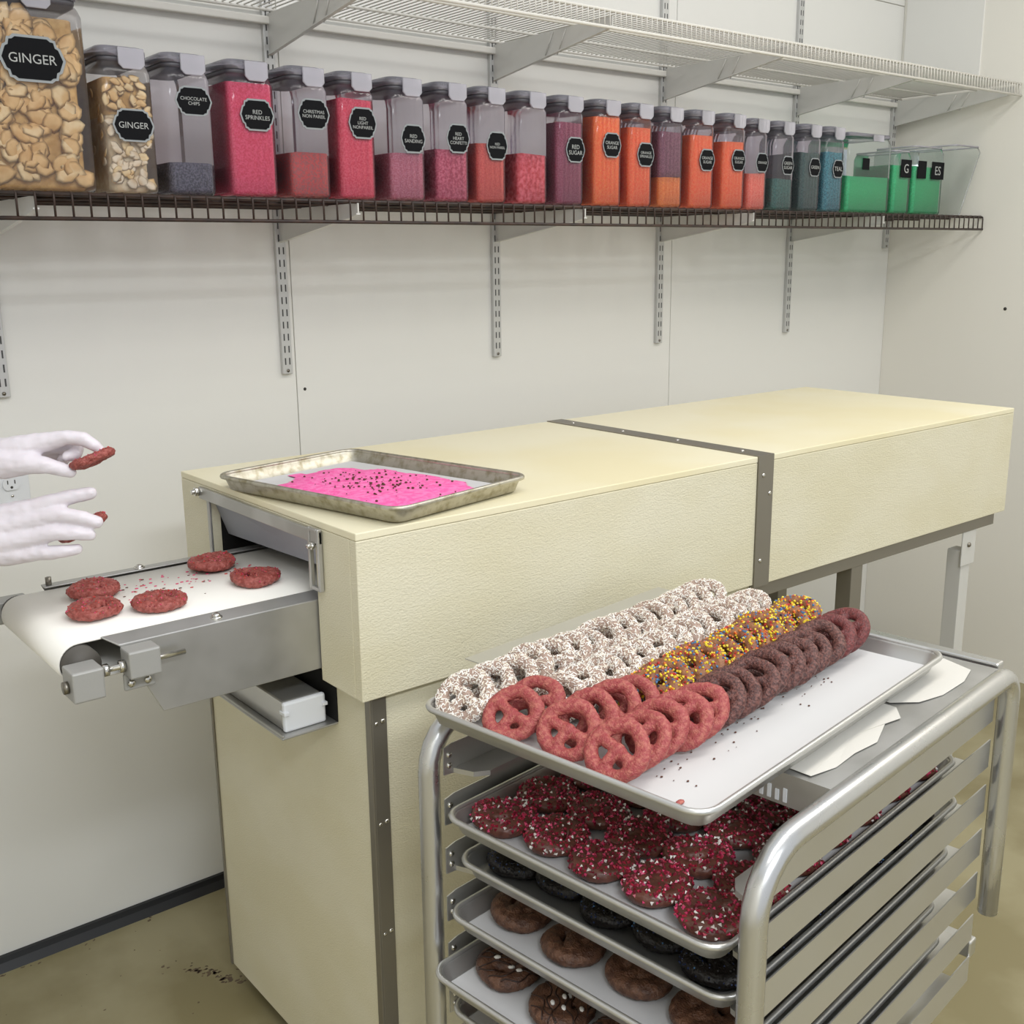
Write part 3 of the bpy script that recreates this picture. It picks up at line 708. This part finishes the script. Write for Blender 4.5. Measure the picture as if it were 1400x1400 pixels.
# ---------------------------------------------------------------- gloved hands
HK = 1.6/FPX
hray = (fwd+rt*((70-700)/FPX)+up*((700-680)/FPX))
HORG = CAM+hray*1.6
def hp(u, v_, dz=0): return HORG+rt*((u-70)*HK)+up*((680-v_)*HK)+hray*dz
def capsule_chain(m, pts, rads):
    P = [hp(*p) for p in pts]
    # densify so the tube stays round through the bends
    Q = []; Rr = []
    for i in range(len(P)-1):
        for k in range(4):
            a = k/4; Q.append(P[i].lerp(P[i+1], a)); Rr.append(rads[i]*(1-a)+rads[i+1]*a)
    Q.append(P[-1]); Rr.append(rads[-1])
    m.tube(Q, Rr, 12)
    for p, r in zip(P, rads): m.sphere(p, r*1.0, 12, 8)
def hand(chains, name, parent):
    m = MB()
    for pts, rads in chains: capsule_chain(m, pts, rads)
    me = remeshed(m, .0024, 5, name); me.materials.clear(); me.materials.append(MATS['glove'])
    nrm = [v.normal.copy() for v in me.vertices]
    for v, vn in zip(me.vertices, nrm):
        c = v.co.copy(); v.co += vn*(noise.noise(c*90)*.0009+noise.noise(Vector((c.x*60, c.y*60, c.z*220)))*.0006)
    return link(name, me, parent)
person = thing('person', 'person in white gloves reaching over the belt, both hands holding pretzels', 'person', (-1.02, -.42, FZ))
inv = Matrix.Translation((1.02, .42, -FZ))
up_hand = [
    ([(-330, 660, .06), (-180, 640, .03), (-60, 626, .01), (0, 624, .008)], [.042, .037, .03, .029]),
    ([(0, 624, .008), (30, 614, .0), (64, 604, -.002)], [.027, .022, .0150]),
    ([(0, 624, .012), (30, 618, .018), (62, 608, .022)], [.027, .022, .0145]),
    ([(0, 626, .016), (28, 622, .034), (56, 614, .042)], [.025, .02, .014]),
    ([(0, 628, .02), (24, 626, .046), (48, 622, .058)], [.024, .018, .0125]),
    ([(64, 604, -.002), (92, 598, -.003), (113, 600, 0), (128, 608, .004), (137, 615, .008)], [.0145, .0115, .0108, .0092, .0078]),
    ([(62, 608, .022), (90, 607, .026), (106, 612, .024), (103, 621, .014), (92, 624, .006)], [.0145, .0115, .0105, .0095, .0085]),
    ([(56, 614, .042), (82, 612, .05), (94, 620, .046), (86, 628, .036)], [.014, .0112, .0102, .009]),
    ([(48, 622, .058), (70, 622, .064), (80, 629, .06), (72, 635, .052)], [.0125, .0098, .009, .008]),
    ([(5, 634, -.006), (38, 634, -.014), (64, 637, -.012), (84, 642, -.006), (97, 646, -.002)], [.024, .0165, .0125, .0105, .0082]),
]
lo_hand = [
    ([(-380, 800, .03), (-220, 775, .02), (-90, 750, .015), (-30, 738, .01)], [.042, .038, .032, .03]),
    ([(-30, 728, .012), (5, 708, .008), (40, 696, .004)], [.028, .022, .0158]),
    ([(-30, 736, .01), (5, 722, .004), (44, 711, 0)], [.028, .022, .0155]),
    ([(-30, 744, .01), (5, 740, .002), (42, 735, 0)], [.028, .022, .0155]),
    ([(-30, 752, .012), (5, 757, .006), (36, 757, .004)], [.026, .02, .014]),
    ([(40, 696, .004), (72, 686, .002), (102, 678, .006), (124, 674, .01)], [.0152, .0122, .0112, .0098]),
    ([(44, 711, 0), (80, 703, -.004), (112, 708, .0), (133, 714, .006)], [.015, .0122, .0112, .0092]),
    ([(42, 735, 0), (74, 728, -.004), (104, 729, .0), (123, 731, .006)], [.015, .0122, .0112, .0092]),
    ([(36, 757, .004), (64, 756, 0), (88, 754, .002), (106, 751, .008)], [.0135, .0108, .0098, .008]),
    ([(-20, 722, .022), (12, 712, .042), (48, 712, .052), (76, 714, .05), (98, 716, .042)], [.024, .017, .0135, .0115, .0092]),
]
for ch, nm in ((up_hand, 'gloved_arm'), (lo_hand, 'gloved_arm')):
    o = hand(ch, nm, person); o.matrix_parent_inverse = inv
def capw(m, pts, rads):
    Q = []; Rr = []
    P = [Vector(p) for p in pts]
    for i in range(len(P)-1):
        for k in range(4): Q.append(P[i].lerp(P[i+1], k/4)); Rr.append(rads[i]*(1-k/4)+rads[i+1]*k/4)
    Q.append(P[-1]); Rr.append(rads[-1]); m.tube(Q, Rr, 14)
    for p, r in zip(P, rads): m.sphere(p, r, 14, 9)
elb = [hp(-330, 660, .06), hp(-380, 800, .03)]
BX, BY = -1.02, -.42
sh = [Vector((BX, BY+.17, 1.42)), Vector((BX, BY-.17, 1.42))]
m = MB()
for dy in (-.09, 0, .09): capw(m, [(BX, BY+dy, 1.40), (BX+.015, BY+dy, 1.2), (BX, BY+dy*.9, .98), (BX-.01, BY+dy*1.1, .86)], [.075, .105, .095, .105])
capw(m, [sh[0], sh[1]], [.06, .06])
for sgn in (1, -1): capw(m, [(BX, BY+sgn*.09, .86), (BX+.01, BY+sgn*.1, .46), (BX-.01, BY+sgn*.1, FZ+.09)], [.085, .058, .045])
for s_, e_ in zip(sh, elb): capw(m, [s_, s_.lerp(e_, .5)-Vector((0, 0, .05)), e_], [.058, .05, .046])
me = remeshed(m, .012, 5, 'clothes'); me.materials.clear(); me.materials.append(MATS['skin_sleeve']); o = link('clothes', me, person); o.matrix_parent_inverse = inv
m = MB(); capw(m, [(BX, BY, 1.42), (BX+.02, BY, 1.53)], [.055, .052]); m.sphere((BX+.03, BY, 1.63), .1, 18, 12, (.95, .78, 1.18)); m.sphere((BX+.045, BY, 1.565), .07, 14, 9, (1, .8, .8))
m.sphere((BX+.13, BY, 1.61), .016, 10, 7, (1.2, .8, 1.5))
for sgn in (1, -1): m.sphere((BX+.025, BY+sgn*.08, 1.62), .028, 10, 7, (.6, .4, 1.1))
me = remeshed(m, .006, 3, 'head'); me.materials.clear(); me.materials.append(mat('skin', '#C79A80', .5)); o = link('head', me, person); o.matrix_parent_inverse = inv
m = MB()
for sgn in (1, -1): m.sphere((BX+.118, BY+sgn*.033, 1.635), .009, 8, 6)
o = m.build('eyes', 'dark_hole', person); o.matrix_parent_inverse = inv
m = MB(); m.sphere((BX+.112, BY, 1.562), .02, 10, 6, (.5, 1.1, .35)); o = m.build('mouth', mat('lips', '#A5655A', .5).name, person); o.matrix_parent_inverse = inv
m = MB(); m.sphere((BX+.015, BY, 1.665), .106, 18, 10, (.98, .82, .95)); o = m.build('hair_cap', 'white_plastic', person); o.matrix_parent_inverse = inv
for sgn in (1, -1):
    m = MB(); m.sphere((BX+.05, BY+sgn*.1, FZ+.045), .05, 14, 8, (2.5, 1, .9)); o = m.build('shoe', 'black_base', person); o.matrix_parent_inverse = inv
# held pretzels
def disc_mx(cu, cv, dz, ang, facing, sc):
    xv = (rt*cos(ang)+up*sin(ang)); nv = (-rt*sin(ang)+up*cos(ang)); nv = (nv*cos(facing)-fwd*sin(facing)).normalized(); yv = nv.cross(xv)
    mx = Matrix((xv, yv, nv)).transposed().to_4x4() @ Matrix.Scale(sc, 4); mx.translation = hp(cu, cv, dz); return mx
put(BELT, 0, disc_mx(126, 628, .008, radians(23), .12, .72), 'pretzel', 'red pretzel pinched between thumb and forefinger of the upper gloved hand', 'pretzel', 'pretzels held in the gloved hands')
put(BELT, 1, disc_mx(113, 722, .034, radians(30), .1, .84), 'pretzel', 'red pretzel held behind the spread fingers of the lower gloved hand', 'pretzel', 'pretzels held in the gloved hands')

# ---------------------------------------------------------------- jars on the lower shelf
JZ = 1.6078; JF = -.33
def content_mat(name, c1, c2, sc, bump=1., bs=None):
    return mat('fill_'+name, c1, .7, bump=bump, bscale=bs or sc*1.2, col2=c2, cscale=sc, cdet=2, cpos=(.4, .62))
for nm, a, b, s in (('chips', '#3A3A44', '#6C6B78', 260), ('red', '#DE2E56', '#EE5078', 300), ('xmas', '#A85450', '#D8463E', 300), ('redlight', '#E0304F', '#EE5A70', 260), ('dusty', '#B8566A', '#D08090', 320),
                    ('heart', '#B43050', '#D86880', 200), ('redorange', '#D2463A', '#E46450', 320), ('chunkred', '#CC2430', '#F0707A', 110), ('dusk', '#8E2A48', '#A8506A', 320), ('orange', '#FF6812', '#FF8830', 300),
                    ('orange2', '#FF6420', '#FF8442', 300), ('amber', '#F07A1E', '#FA9638', 300), ('coral', '#FA7458', '#FF9478', 300), ('dkgreen', '#205A4E', '#387A6A', 300), ('pine', '#244840', '#3C645A', 300),
                    ('teal', '#20707C', '#46A0A8', 300), ('green', '#16A868', '#30C684', 300), ('purple', '#7A4052', '#94586A', 300), ('gold', '#B98F50', '#D0A868', 60), ('pale', '#D6BE96', '#E8D8B8', 60)):
    content_mat(nm, a, b, s)
UW = [(0, .5), (.26, .5), (.31, .44), (.36, .43), (.38, .30), (.43, .26), (.5, 0)]
def plaque(w_, h_):
    q = UW[1:]; pts = [(x, y) for x, y in q]+[(x, -y) for x, y in reversed(q[:-1])]
    pts += [(-x, -y) for x, y in q]+[(-x, y) for x, y in reversed(q[:-1])]
    return [(x*w_, y*h_) for x, y in pts]
MXF = Matrix(((1, 0, 0, 0), (0, 0, -1, 0), (0, 1, 0, 0), (0, 0, 0, 1)))   # draw in xz, extrude towards -y
def text_mesh(s, width, height):
    cu = bpy.data.curves.new('t', 'FONT'); cu.body = s; cu.align_x = 'CENTER'; cu.align_y = 'CENTER'; cu.size = 1; cu.space_line = .95; cu.extrude = .004; cu.offset = .0; cu.resolution_u = 3
    o = bpy.data.objects.new('t', cu); C.objects.link(o); me = evaluated(o); bpy.data.objects.remove(o); bpy.data.curves.remove(cu)
    xs = [v.co.x for v in me.vertices]; ys = [v.co.y for v in me.vertices]
    k = min(width/(max(xs)-min(xs)), height/(max(ys)-min(ys))); cx = (max(xs)+min(xs))/2; cy = (max(ys)+min(ys))/2
    for v in me.vertices:
        x, y, z = v.co; v.co = ((x-cx)*k, -z*k*.5, (y-cy)*k)
    me.materials.clear(); me.materials.append(MATS['chalk']); me.update(); return me
def add_label(jar, x, y, z, w_, h_, txt, square=False, tilt=0):
    poly = plaque(w_, h_) if not square else [(-w_/2, -h_/2), (w_/2, -h_/2), (w_/2, h_/2), (-w_/2, h_/2)]
    m = MB(); m.prism(poly, 0, .0012, MXF); lb = m.build('chalk_label', 'label_black', jar); lb.location = (x, y-.0006, z); lb.rotation_euler.y = tilt
    m = MB(); big = [(a*1.10, b*1.13) for a, b in poly]; m.prism(big, -.0004, .0006, MXF)
    if not square: m.build('label_border', 'label_grey', lb)
    if txt:
        t_ = link('lettering', text_mesh(txt, w_*.78, h_*(.5 if '\n' not in txt else .66)), lb); t_.location = (0, -.0014, 0)
def body_shell(W, D, H, r=.016, taper=.0):
    m = MB(); m.smooth = True
    rings = [rrect(W-.008, D-.008, r, 0, 5), rrect(W-.002, D-.002, r, .004, 5), rrect(W, D, r, .012, 5)]
    for k in range(1, 5): rings.append(rrect(W+taper*k/4, D+taper*k/4, r, .012+(H-.03)*k/4, 5))
    rings += [rrect(W-.008+taper, D-.008+taper, r, H-.006, 5), rrect(W-.014+taper, D-.014+taper, r, H, 5)]
    m.loft(rings, True, False)
    n = len(rings[0]); m.f.append(list(reversed(range(n)))); m.mi.append(0); m.sm.append(False); return m
def fill_shell(W, D, h, seed, inset=0):
    W -= inset; D -= inset; m = MB(); m.smooth = True; r = .014; rings = [rrect(W-.012, D-.012, r, .003, 5), rrect(W-.007, D-.007, r, .008, 5)]
    top = rrect(W-.007, D-.007, r, h, 5)
    top = [p+Vector((0, 0, .004*noise.noise(Vector((p.x*30+seed, p.y*30, seed))))) for p in top]
    rings.append([Vector((p.x, p.y, h*.5)) for p in top]); rings.append(top); rings.append([Vector((p.x*.5, p.y*.5, h+.003)) for p in top]); m.loft(rings, True, True)
    return m
SHELLS = {}
def make_jar(xr, W, H, D, fills, label, txt, lz=.16, lw=.062, lh=.05, lx=.008, big=False, clear='clear_plastic'):
    xc = xr-W/2
    t = thing('storage_jar', label, 'jar', (xc, JF+D/2, JZ), 0, 'clear jars on the lower shelf')
    Hb = H-.026; key = (W, D, Hb, clear)
    if key not in SHELLS: SHELLS[key] = body_shell(W, D, Hb).mesh('body', clear)
    link('body', SHELLS[key], t)
    for k, (fm, h0, h1) in enumerate(fills):
        m = fill_shell(W, D, h1, k+xr*7, .022 if fm in ('gold', 'pale') else 0)
        if h0 > 0: m.v = [(x, y, max(z, h0)) for x, y, z in m.v]
        o = m.build('filling', 'fill_'+fm, t); o['kind'] = 'stuff'
    m = MB(); m.smooth = True; m.loft([rrect(W-.016, D-.016, .02, Hb-.001, 5), rrect(W-.012, D-.012, .02, Hb+.004, 5), rrect(W-.012, D-.012, .02, Hb+.009, 5)]); m.build('gasket', 'gasket', t)
    m = MB(); m.smooth = True; m.loft([rrect(W-.008, D-.008, .02, Hb+.0092, 5), rrect(W-.006, D-.006, .02, Hb+.02, 5), rrect(W-.012, D-.012, .02, Hb+.026, 5)]); ld = m.build('lid', 'lid_grey', t)
    m = MB(); m.smooth = True; m.loft([rrect(W-.03, D-.03, .015, Hb+.0262, 5), rrect(W-.032, D-.032, .014, Hb+.0268, 5)]); m.build('lid_panel', 'gasket', ld)
    m = MB(); m.prism([(-.024, .012), (-.024, -.016), (-.016, -.024), (.016, -.024), (.024, -.016), (.024, .012)], 0, .005, MXF); o = m.build('latch', 'latch', t, .0015); o.location = (.012 if not big else .03, -D/2+.002, Hb+.012)
    if txt is not None: add_label(t, lx, -D/2-.0012, lz, lw, lh, txt)
    return t
RW_ = .093; JH = .252; JD = .17
jars = [
    (.02, .115*.85, [('pale', 0, .135), ('gold', .135, .2)], 'jar of pale and golden ginger pieces beside the big ginger jar', 'GINGER', .118, .07, .05, .006),
    (.133, RW_, [('chips', 0, .058)], 'clear jar with dark chocolate chips at the bottom', 'CHOCOLATE\nCHIPS', .168, .066, .046, .008),
    (.265, RW_+.008, [('red', 0, .21)], 'jar filled to the lid with pink-red sprinkles, labelled red sprinkles', 'RED\nSPRINKLES', .152, .066, .052, .008),
    (.385, RW_, [('xmas', 0, .088)], 'clear jar less than half full of mixed red nonpareils', 'CHRISTMAS\nNON PAREIL', .162, .066, .052, .008),
    (.495, RW_-.004, [('redlight', 0, .198)], 'jar nearly full of bright pinkish red grains', 'RED\nLIGHT\nNONPAREIL', .152, .062, .055, .01),
    (.622, RW_, [('dusty', 0, .098)], 'clear jar with dusty pink sugar below its label', 'RED\nSANDING', .128, .058, .052, .01),
    (.741, RW_-.002, [('heart', 0, .112)], 'jar half full of dark red heart confetti', 'RED\nHEART\nCONFETTI', .135, .058, .055, .01),
    (.848, RW_-.008, [('redorange', 0, .13)], 'jar half full of plain orange-red grains, left of the coarse red chunks', 'RED\nNON PAREIL', .125, .056, .055, .01),
    (.974, RW_, [('chunkred', 0, .112)], 'unlabelled jar half full of coarse bright red chunks', None, 0, 0, 0, 0),
    (1.091, RW_-.004, [('dusk', 0, .19)], 'jar of dusky purple-red sugar beside the orange jars', 'RED\nSUGAR', .128, .056, .052, .01),
    (1.22, RW_+.002, [('orange', 0, .212)], 'brimful orange jar, first of the orange jars', 'ORANGE\nSUGAR', .145, .058, .052, .006),
    (1.331, RW_-.008, [('orange2', 0, .192)], 'orange jar with its label low, second of the orange jars', 'ORANGE\nSPRINKLES', .128, .056, .052, .01),
    (1.446, RW_-.004, [('amber', 0, .076), ('purple', .0762, .19)], 'unlabelled jar with amber below and dull purple above', None, 0, 0, 0, 0),
    (1.57, RW_, [('orange2', 0, .188)], 'orange-red jar to the right of the unlabelled amber jar', 'ORANGE\nSUGAR', .125, .056, .05, .01),
    (1.70, RW_, [('orange2', 0, .178)], 'last tall-filled orange jar, before the half-empty coral jar', 'ORANGE\nSUGAR', .13, .054, .05, .01),
    (1.797, RW_-.014, [('coral', 0, .098)], 'half-empty jar of pale coral orange sugar', 'ORANGE', .128, .05, .046, .008),
    (1.919, RW_, [('dkgreen', 0, .088)], 'jar with dark green sugar in its lower third', 'GREEN\nSUGAR', .125, .05, .046, .01),
    (2.047, RW_, [('pine', 0, .165)], 'jar of grey pine-green sprinkles beside the teal jar', 'GREEN', .125, .05, .046, .01),
    (2.163, RW_, [('teal', 0, .172)], 'jar of blue teal sugar beside the wide green canister', 'TEAL', .125, .05, .046, .01),
]
big = make_jar(-.095, .215, .335, .19, [('gold', 0, .285)], 'large jar packed with golden dried ginger slices, labelled ginger', 'GINGER', .215, .1, .066, .015, big=True, clear='clear_big')
made = {}
for i, (xr, W, fl_, lab, txt, lz, lw, lh, lx) in enumerate(jars):
    made[i] = make_jar(xr, round(W, 3), JH if i < 12 else JH-.006*(i > 14), JD, fl_, lab, txt, lz, lw, lh, lx, clear='clear_big' if i == 0 else 'clear_plastic')
# ginger slices against the jar fronts and sides
def slices(xc, W, D, z0, z1, n, size, mats_, seed, label, group):
    rn = random.Random(seed); mm = []
    for mt in mats_:
        for v_ in range(3):
            m = MB(); m.smooth = True; k = 9; R_ = [size*rn.uniform(.75, 1.1)*(1 if j % 2 else .95) for j in range(k)]; bend = rn.uniform(.02, .2)
            def zz(x, y): return bend*(x*x)/size
            ang = [2*pi*j/k for j in range(k)]; sq = rn.uniform(.6, .85)
            ringo = [(R_[j]*cos(ang[j]), R_[j]*sq*sin(ang[j])) for j in range(k)]
            v = [(0, 0, .0018)]+[(x*.6, y*.6, zz(x*.6, y*.6)+.0016) for x, y in ringo]+[(x, y, zz(x, y)) for x, y in ringo]+[(0, 0, -.001)]
            f = [(0, 1+j, 1+(j+1) % k) for j in range(k)]+[(1+j, 1+k+j, 1+k+(j+1) % k, 1+(j+1) % k) for j in range(k)]+[(2*k+1, 1+k+(j+1) % k, 1+k+j) for j in range(k)]
            m.add(v, f); mm.append(m.mesh('ginger_slice', mt))
    for i in range(n):
        side = rn.random() < .12
        z = z0+(z1-z0)*((i+rn.random())/n)
        if not side: p = Vector((xc+rn.uniform(-.5, .5)*(W-size*1.9), JF+.0075+rn.uniform(0, .004), JZ+z)); q = Quaternion((1, 0, 0), pi/2)
        else: p = Vector((xc-W/2+.008, JF+rn.uniform(.02, D-.03), JZ+z)); q = Quaternion((0, 1, 0), -pi/2)
        q = q @ Quaternion((0, 0, 1), rn.uniform(0, 6.28)) @ Quaternion((1, 0, 0), rn.uniform(-.3, .3))
        o = link('ginger_slice', rn.choice(mm)); o.matrix_world = Matrix.Translation(p) @ q.to_matrix().to_4x4(); tag(o, label, 'ginger', group)
slices(-.095-.1075, .215, .19, .02, .285, 150, .023, ['flake_gold', 'flake_pale', 'flake_gold'], 4, 'thin golden ginger slice packed inside the large ginger jar', 'ginger slices in the large jar')
slices(.02-.049, .098, .17, .13, .2, 34, .012, ['flake_gold', 'flake_pale'], 5, 'golden ginger piece in the upper half of the smaller ginger jar', 'golden ginger in the smaller jar')
slices(.02-.049, .098, .17, .014, .13, 60, .012, ['flake_white', 'flake_pale', 'flake_white'], 6, 'pale ginger piece in the lower half of the smaller ginger jar', 'pale ginger in the smaller jar')
# green containers at the right end
def canister(x0, x1, H, D, h, fm, label, labels, lid=True, taper=0.):
    W = x1-x0; t = thing('storage_jar', label, 'jar', ((x0+x1)/2, JF+D/2, JZ), 0, 'clear jars on the lower shelf')
    link('body', body_shell(W, D, H-.012, .012, taper).mesh('body', 'clear_green'), t)
    if fm:
        o = fill_shell(W, D, h, x0).build('filling', 'fill_'+fm, t); o['kind'] = 'stuff'
    if lid:
        m = MB(); m.smooth = True; m.loft([rrect(W-.01, D-.01, .012, H-.0118, 5), rrect(W-.006, D-.006, .012, H-.008, 5), rrect(W-.008, D-.008, .012, H, 5)]); m.build('lid', 'lid_grey', t)
        m = MB(); m.box(-.028, .028, -.004, 0, -.014, .006); o = m.build('latch', 'latch', t, .001); o.location = (W*.15, -D/2+.002, H-.008)
    else:
        m = MB(); m.tube(rrect(W+taper-.012, D+taper-.012, .012, H-.012, 5), .003, 6, closed=True); m.build('rim', 'latch', t)
    for (x, z, w_, h_, s) in labels: add_label(t, x, -D/2-.0015-taper*.2, z, w_, h_, s, True)
canister(2.185, 2.413, .236, .16, .108, 'green', 'wide square canister less than half full of bright green sugar', [(-.03, .145, .036, .034, '')])
canister(2.435, 2.532, .205, .16, .15, 'green', 'narrow open canister heaped with green sugar, letter G on label', [(.01, .14, .06, .055, 'G')], False)
canister(2.55, 2.725, .225, .16, .15, 'green', 'open green sugar container with two dark labels', [(-.05, .14, .05, .055, ''), (.045, .14, .075, .055, 'ES')], False)
canister(2.768, 2.862, .235, .16, 0, None, 'empty clear flared bin at the right end of the jars', [], False, .07)

bpy.data.scenes.remove(scratch)
